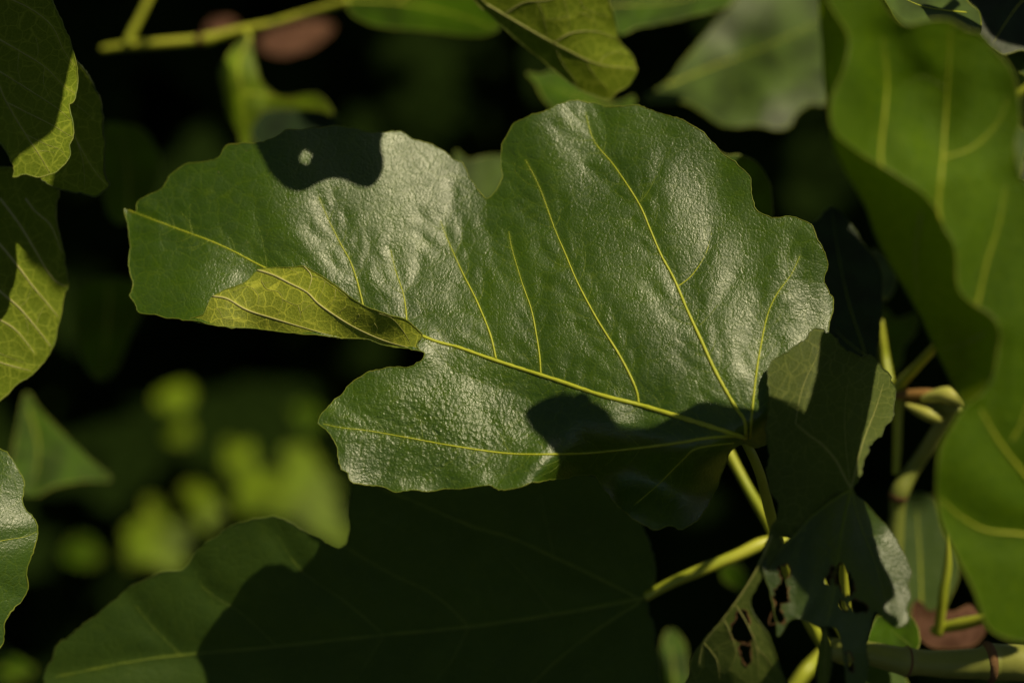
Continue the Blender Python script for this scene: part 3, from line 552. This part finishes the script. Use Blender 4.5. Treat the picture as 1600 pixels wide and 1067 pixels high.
leaf('deep green leaf in shade beside the pale sheeny leaf', "1480,-60 1510,0 1530,20 1531,55 1560,85 1590,80 1660,60 1660,-60", [(1480,-60,-4),(1560,85,-3),(1660,0,-4)], [("1640,-40 1590,10 1550,70", 1.4)], 'deep', 11, lit=False)
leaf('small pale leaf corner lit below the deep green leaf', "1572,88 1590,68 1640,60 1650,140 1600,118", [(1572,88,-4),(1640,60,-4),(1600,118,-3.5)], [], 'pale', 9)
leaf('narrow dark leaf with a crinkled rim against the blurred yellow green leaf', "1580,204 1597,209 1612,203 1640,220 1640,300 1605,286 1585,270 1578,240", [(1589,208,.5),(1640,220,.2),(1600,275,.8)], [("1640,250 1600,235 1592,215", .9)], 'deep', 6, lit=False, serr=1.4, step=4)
leaf('pale leaf glimpsed between the dark upright leaf and the curled edge', "1362,392 1385,400 1402,420 1400,445 1385,470 1372,440", [(1362,392,-9),(1402,420,-9),(1385,470,-8)], [], 'pale', 8, lit=False)
leaf('dim olive leaf behind the forked green stalks', "1380,480 1400,500 1436,489 1430,520 1412,540 1405,570 1380,590 1376,530", [(1380,480,-13),(1436,489,-13),(1390,590,-12)], [], 'youngsoft', 9, lit=False)
leaf('dull green leaf in shade behind the upright brown ringed stem', "1395,790 1425,770 1462,780 1475,830 1500,880 1470,960 1430,965 1405,940 1395,860", [(1395,790,-10),(1475,800,-10),(1440,960,-9)], [("1440,960 1438,880 1432,790", 1.4)], 'matte', 10, lit=False)
leaf('small green leaf under the torn end of the chewed leaf', "1358,1010 1366,968 1390,958 1420,962 1436,985 1432,1015 1400,1025", [(1358,1010,-4),(1390,958,-4.5),(1436,985,-4)], [("1425,1010 1400,990 1375,975", 1.0)], 'youngsoft', 8)
leaf('pale leaf hanging below the thick ringed branch', "1352,1030 1380,1040 1412,1052 1420,1100 1360,1100", [(1352,1030,-5),(1412,1052,-5),(1380,1100,-4)], [], 'matte', 9, lit=False)
leaf('bright leaf sliver low beside the chewed leaf', "1035,1000 1045,984 1060,990 1072,1015 1078,1060 1070,1100 1040,1100 1033,1040", [(1035,1000,-14),(1072,1015,-14),(1050,1100,-13)], [("1055,1095 1052,1040 1046,990", 1.2)], 'youngsoft', 9)
leaf('dim green leaf between the two stalks of the broad leaf', "1128,885 1150,880 1168,900 1172,925 1150,918 1130,905", [(1128,885,-16),(1168,900,-16),(1150,918,-16)], [], 'youngsoft', 8, lit=False)
leaf('sunlit triangular green leaf hanging beside the rough grey green leaf', "40,616 55,632 67,646 93,673 133,712 173,748 133,751 83,761 60,773 37,771 20,740 25,680", [(40,616,-17.0),(173,748,-16.0),(40,771,-15.0),(90,710,-16.0)], [("45,640 60,700 50,768", 1.2), ("60,700 100,720 150,745", 1.0)], 'youngsoft', 9, serr=.5)
leaf('dim green leaf behind the tip of the broad leaf', "160,205 190,195 225,205 248,245 245,290 225,330 190,350 165,320", [(160,205,-17),(248,245,-17),(190,350,-16)], [("200,345 200,270 190,200", 1.5)], 'youngsoft', 10, lit=False)
leaf('dim hanging leaf folded along its middle under the broad leaf tip', "125,450 160,435 210,440 228,470 200,530 175,585 150,590 125,550 115,500", [(125,450,-19),(228,470,-19),(160,585,-18)], [("170,445 168,510 158,585", 1.8)], 'youngsoft', 10, lit=False)

def far(label, outline, d, mat='bright', lit=True):
    o = smooth(pts(outline), 14, True); c = o.mean(0); o = c+(o-c)*(1+.16*np.sin(np.arange(len(o))*RNG.uniform(1.1, 1.9))+RNG.normal(0, .09, len(o)))[:, None]; x0, y0 = o.min(0); x1, y1 = o.max(0)
    return leaf(label, o, [(x0, y0, d-1.5), (x1, y0, d-1), (x0, y1, d+1.5), (x1, y1, d+1), (c[0], c[1], d+.6)], [(np.array([o[0], c, o[len(o)//2]]), 1.6)], mat, 11, lit=lit, serr=.6, step=9)
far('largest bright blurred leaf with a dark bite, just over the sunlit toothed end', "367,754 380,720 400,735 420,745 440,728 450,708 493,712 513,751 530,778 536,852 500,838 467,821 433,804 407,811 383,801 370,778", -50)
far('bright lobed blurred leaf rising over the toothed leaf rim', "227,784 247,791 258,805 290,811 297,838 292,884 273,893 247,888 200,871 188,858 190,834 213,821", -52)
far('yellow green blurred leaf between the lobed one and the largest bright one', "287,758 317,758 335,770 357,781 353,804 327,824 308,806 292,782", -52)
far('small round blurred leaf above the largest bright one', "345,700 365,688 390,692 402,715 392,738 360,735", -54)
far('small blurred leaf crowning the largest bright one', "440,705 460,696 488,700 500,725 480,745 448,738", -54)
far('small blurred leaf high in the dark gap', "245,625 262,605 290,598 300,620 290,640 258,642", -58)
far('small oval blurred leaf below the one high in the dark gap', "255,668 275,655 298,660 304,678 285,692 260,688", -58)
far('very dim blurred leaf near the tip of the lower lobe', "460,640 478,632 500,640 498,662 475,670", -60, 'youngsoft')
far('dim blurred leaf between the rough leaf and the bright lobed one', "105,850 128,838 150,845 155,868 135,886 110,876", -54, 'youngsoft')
far('green blurred leaf low under the rough grey green leaf', "-20,1035 10,1020 38,1026 46,1045 25,1065 -20,1070", -30, 'youngsoft')

# ------------------------------------------------------------------ stalks and branches
branch('thin green twig with an upright stalk across the dark gap', [(158,77,-16.4,4.5),(193,72,-16.3,6.5),(260,67,-16,7),(317,62,-16,8),(326,61,-16,9.5),(336,58,-16,7.5),(380,46,-16,6),(430,36,-16,5)], 'petiole', 'fig_twig', [(.58,1,1.2)], 'twig')
branch('short upright green stalk rising from the thin twig', [(199,70,-16,7),(207,50,-16,6.5),(220,25,-16,6),(236,-10,-16,6),(250,-60,-16,6)], 'petiole', 'leaf_stalk', [], 'stalk')
branch('thick green branch with brown rings under the chewed leaf', [(1300,1014,-3.4,18),(1356,1020,-3,19),(1404,1031,-2.6,21),(1416,1033,-2.6,24),(1432,1034,-2.6,21),(1480,1037,-2.4,22),(1528,1036,-2.2,25),(1545,1034,-2.2,31),(1562,1034,-2.2,29),(1620,1038,-2,28),(1720,1060,-2,29)], 'branch', 'fig_branch', [(.28,1,1.06),(.58,1,1.07)], lit=1550)
branch('upright green stem with a reddish brown ring beside the chewed leaf', [(1385,1000,-8,13),(1396,900,-7.6,13),(1399,848,-7.4,13),(1403,790,-7.2,13),(1406,768,-7,15),(1425,735,-7,12),(1449,700,-6.6,12),(1480,650,-6,11),(1520,590,-5,10)], 'branch', 'fig_branch', [(.515,1,1.08)])
branch('yellow green stalk forking towards the curled edge of the blurred leaf', [(1400,740,-7.2,6),(1402,690,-7,7),(1403,640,-6.8,8),(1405,604,-6.6,9),(1430,575,-6,8),(1459,545,-5,8),(1500,505,-3,8)], 'petiole', 'leaf_stalk', [], 'stalk')
branch('thin bright stalk upright under the blurred yellow green leaf', [(1487,830,-5,3),(1483,850,-5,5),(1480,890,-5.2,7),(1474,925,-5.4,8),(1471,950,-5.6,8),(1466,990,-6,8)], 'petiole', 'leaf_stalk', [], 'stalk')
branch('bright yellow stalk lying above the thick ringed branch', [(1455,985,-6.2,6),(1475,980,-6,9),(1505,974,-5.5,10),(1536,966,-5,8),(1560,955,-4.6,8)], 'petiole', 'leaf_stalk', [], 'stalk')
branch('dim green stalk with a sunlit end behind the stalk of the broad leaf', [(1125,680,-5.4,8),(1150,728,-5.2,8),(1174,772,-5,8),(1198,812,-5,8.5),(1218,850,-5,9)], 'petiole', 'leaf_stalk', [], 'stalk', False)
branch('dim stalk end low behind the torn leaf strip', [(1236,1080,-9,11),(1258,1050,-9,11),(1276,1030,-9.4,10),(1300,1005,-10,9)], 'petiole', 'leaf_stalk', [], 'stalk', False)
branch('small yellow stalk bit beside the dark upright leaf', [(1376,500,-8,4),(1379,530,-8,6),(1383,560,-8,7),(1390,600,-7.6,8)], 'petiole', 'leaf_stalk', [], 'stalk')
# shoot tip with its buds
def bud(parent, org, path, mat, nm='bud'): stalk(nm, path, M[mat], parent, org, 10)
bo = unproject(np.array((1406., 616.)), -6.6); br = bpy.data.objects.new('shoot_tip', None); br.location = bo; COL.objects.link(br); br.empty_display_size = .01
tag(br, 'reddish shoot tip with two yellow green buds beside the chewed leaf', 'shoot')
bud(br, bo, [(1400,616,-6.7,8),(1420,617,-6.3,9),(1445,616,-6,9),(1470,616,-5.8,7)], 'budred', 'shoot_stem')
bud(br, bo, [(1440,624,-5.8,5),(1465,618,-5.5,11),(1485,618,-5.3,14),(1500,626,-5.3,10),(1508,636,-5.3,3)], 'budm')
bud(br, bo, [(1415,632,-6,3),(1432,640,-5.8,8),(1452,648,-5.6,11),(1466,654,-5.6,8),(1473,658,-5.6,2)], 'budm')
bud(br, bo, [(1440,640,-6.2,4),(1468,636,-5.9,9),(1495,640,-5.7,8),(1508,644,-5.7,3)], 'branch', 'bud_scale')
# dried leaves
def dry(label, outline, d, **kw):
    o = pts(outline); x0, y0 = o.min(0); x1, y1 = o.max(0); c = o.mean(0)
    M['dryleaf'] = M['dry']
    return leaf(label, o, [(x0,y0,d-.8),(x1,y0,d),(x0,y1,d+.8),(x1,y1,d-.2),(c[0],c[1],d+1)], [(np.array([o[0], c, o[len(o)//2]]), 1.2, 'bark')], 'dryleaf', 9, name='dried_leaf', mm='bark', **kw)
dry('brown dried leaf crumpled above the thick ringed branch', "1425,950 1436,938 1452,955 1470,950 1490,955 1515,945 1530,960 1540,985 1520,1008 1480,1012 1450,1008 1432,985", -8)
dry('pinkish brown dried leaf blurred behind the thin twig', "405,72 420,50 450,38 490,34 520,40 505,62 470,82 430,86", -30)
dry('small pinkish brown dried scrap blurred above the twig', "322,45 335,30 360,32 372,42 355,55 330,56", -30)

# ------------------------------------------------------------------ leaves out of view, shaped and mostly added for the shadows they cast
def lift(xy, wz, t):
    P = unproject(np.asarray(xy, float), wz) + SUN*(t*.01); r = P-CAM; d = r @ FWD
    return np.c_[800+(r @ RIGHT)/d*1600*FOC/SENS, 533.5-(r @ UP)/d*1600*FOC/SENS, (D0-d)*100]
def shade(label, outline, wz, t, mat='matte', holes=(), petiole=True):  # outline is the wanted shadow, carried up towards the sun
    o = pts(outline); wv = wz(o) if callable(wz) else np.full(len(o), float(wz)); q = lift(o, wv, t)
    c = q[::max(1, len(q)//10)]
    if holes:
        holes = [lift(h, wz(h) if callable(wz) else np.full(len(h), float(wz)), t)[:, :2] for h in holes]
    ctr = q.mean(0)
    e = q[0]
    leaf(label, q[:, :2], [tuple(x) for x in c]+[(ctr[0], ctr[1], ctr[2]+.3)], [(np.array([e[:2], ctr[:2], q[len(q)//2][:2]*.9+ctr[:2]*.1]), 2.2)], mat, 14, lit=False, serr=.8, holes=list(holes),
         petiole=[(e[0], e[1], e[2], 7), (e[0]+60, e[1]-40, e[2]+.4, 8), (e[0]+140, e[1]-140, e[2]+.5, 9)])
#SHADE
shade('shading fig leaf with a small hole above the broad leaf', "480,120 560,130 610,170 600,205 594,225 598,255 592,278 575,292 556,288 540,282 515,278 492,288 470,298 445,290 425,270 412,248 400,222 385,190 400,150", msf, 13, holes=[pts("470,238 477,228 488,228 493,237 486,249 474,250")])
shade('shading fig leaf above the leaf with the drooping tip', "-60,-160 60,-140 150,-60 140,30 118,72 110,100 101,132 95,165 84,200 58,220 26,243 2,283 -60,260 -120,100", l1sf, 12)
shade('added unseen fig leaf shading the dark tucked leaf', "104,140 116,90 144,118 162,155 170,213 170,267 177,294 150,312 130,304 110,300 84,289 92,240", l2sf, 18)
shade('added unseen fig leaf shading the dark upright leaf', "1240,330 1280,300 1340,300 1395,370 1425,460 1415,590 1350,650 1280,630 1250,560 1235,450", -4.8, 17)
shade('added unseen fig leaf shading the deep green leaf', "1460,-90 1560,-110 1680,-90 1690,60 1640,95 1560,100 1528,70 1520,20 1490,-20", -3.6, 14)
shade('added unseen fig leaf shading the thick ringed branch', "1290,985 1360,985 1420,992 1480,995 1530,1000 1556,1012 1552,1040 1540,1075 1470,1085 1380,1080 1300,1070", -2.6, 16)
shade('added unseen fig leaf shading the dim leaf by the tip', "130,160 200,150 270,180 290,260 270,330 220,390 150,390 125,300", -16.7, 30)
shade('added unseen fig leaf shading the dim folded leaf', "85,420 140,400 230,400 265,440 250,520 220,620 150,640 90,580", -18.6, 36)
def e_any(o):
    o = np.atleast_2d(o); return np.where(o[:, 1] < 764, esf(o), elow(o))
shade('added unseen fig leaf shading the folded top of the chewed leaf', "1330,500 1292,512 1282,560 1270,615 1256,655 1242,690 1250,735 1290,775 1310,800 1300,850 1300,900 1310,985 1340,1020 1392,985 1382,948 1396,930 1392,905 1380,880 1362,820 1345,770 1340,720 1352,670 1362,620 1370,575 1375,540", e_any, 7.5)

# ------------------------------------------------------------------ unseen canopy added for shade, and foliage mass behind (nobody could count it)
TEMPL = [(0,.06),(20,.35),(35,.62),(48,.66),(60,.55),(70,.40),(80,.62),(92,.85),(104,.9),(115,.78),(125,.48),(138,.72),(152,.98),(166,1.08),(180,1.12)]
TP = [(math.radians(a), r) for a, r in TEMPL] + [(math.radians(360-a), r) for a, r in TEMPL[-2:0:-1]]
TXY = np.array([(r*math.sin(a), -r*math.cos(a)) for a, r in TP])
def mass(name, label, spots, mat):
    V, Fc, UVs = [], [], []
    n = len(TXY)
    for (c, size, nz, rot) in spots:
        nz = nz/np.linalg.norm(nz); a = np.cross(nz, [0, 1, .13]); a /= np.linalg.norm(a); b2 = np.cross(nz, a)
        ca, sa = math.cos(rot), math.sin(rot); bend = RNG.uniform(-.5, .1); k = len(V)
        xy = TXY @ np.array([[ca, sa], [-sa, ca]]); z = bend*(xy**2).sum(1)*.4+RNG.normal(0, .03, n)
        p = c + size*(xy[:, :1]*a + xy[:, 1:]*b2 + z[:, None]*nz)
        V += p.tolist()+[list(c)]; UVs += (xy*size*100).tolist()+[[0, 0]]
        Fc += [(k+i, k+(i+1) % n, k+n) for i in range(n)]
    me = bpy.data.meshes.new(name); me.from_pydata(V, [], Fc); uvl = me.uv_layers.new(name='leaf')
    li = np.empty(len(me.loops), int); me.loops.foreach_get('vertex_index', li); uvl.data.foreach_set('uv', np.array(UVs)[li].ravel())
    me.attributes.new('vd', 'FLOAT', 'POINT').data.foreach_set('value', np.full(len(V), 3.0))
    me.materials.append(M[mat]); me.update()
    o = link(bpy.data.objects.new(name, me)); tag(o, label, 'foliage', kind='stuff'); return o
LP = np.concatenate(LIT)
def blocks(c, r):
    d = LP-c; t = -(d @ SUN); perp = np.linalg.norm(d+t[:, None]*SUN, axis=1)
    return bool(((perp < r) & (t > -.02)).any())
spots = []
for i in range(9000):
    c = np.array([RNG.uniform(-1.8, 2.6), RNG.uniform(-.7, 3.2), RNG.uniform(CAMH+.03, CAMH+.75)])
    s = RNG.uniform(.05, .11)
    if blocks(c, s*1.25): continue
    spots.append((c, s, np.array([RNG.normal(.2, .35), RNG.normal(0, .35), 1.0]), RNG.uniform(0, 6.28)))
    if len(spots) >= 2300: break
UL = np.concatenate(UNLIT)
for p in UL:  # extra canopy leaves added on the sun rays of dim points
    if p[2] > CAMH-.05: continue
    for k in range(6):
        t = (CAMH+RNG.uniform(.03, .35)-p[2])/SUN[2]; c = p+SUN*t+RNG.normal(0, .008, 3); sz = RNG.uniform(.025, .06)
        if blocks(c, sz*1.2): continue
        spots.append((c, sz, np.array([RNG.normal(.3, .2), RNG.normal(0, .2), 1.0]), RNG.uniform(0, 6.28))); break
mass('shade_canopy', 'dense unseen fig canopy added overhead to shade the gaps', spots, 'canopy')
spots = []
for i in range(900):
    d = RNG.uniform(1.36, 2.4); px, py = RNG.uniform(-250, 1850), RNG.uniform(-150, 1250)
    c = unproject(np.array((px, py)), (D0-d)*100)
    if c[2] < .05 or c[2] > CAMH-.2: continue
    spots.append((c, RNG.uniform(.06, .12), np.array([RNG.normal(0, .5), RNG.normal(-.6, .4), .8]), RNG.uniform(0, 6.28)))
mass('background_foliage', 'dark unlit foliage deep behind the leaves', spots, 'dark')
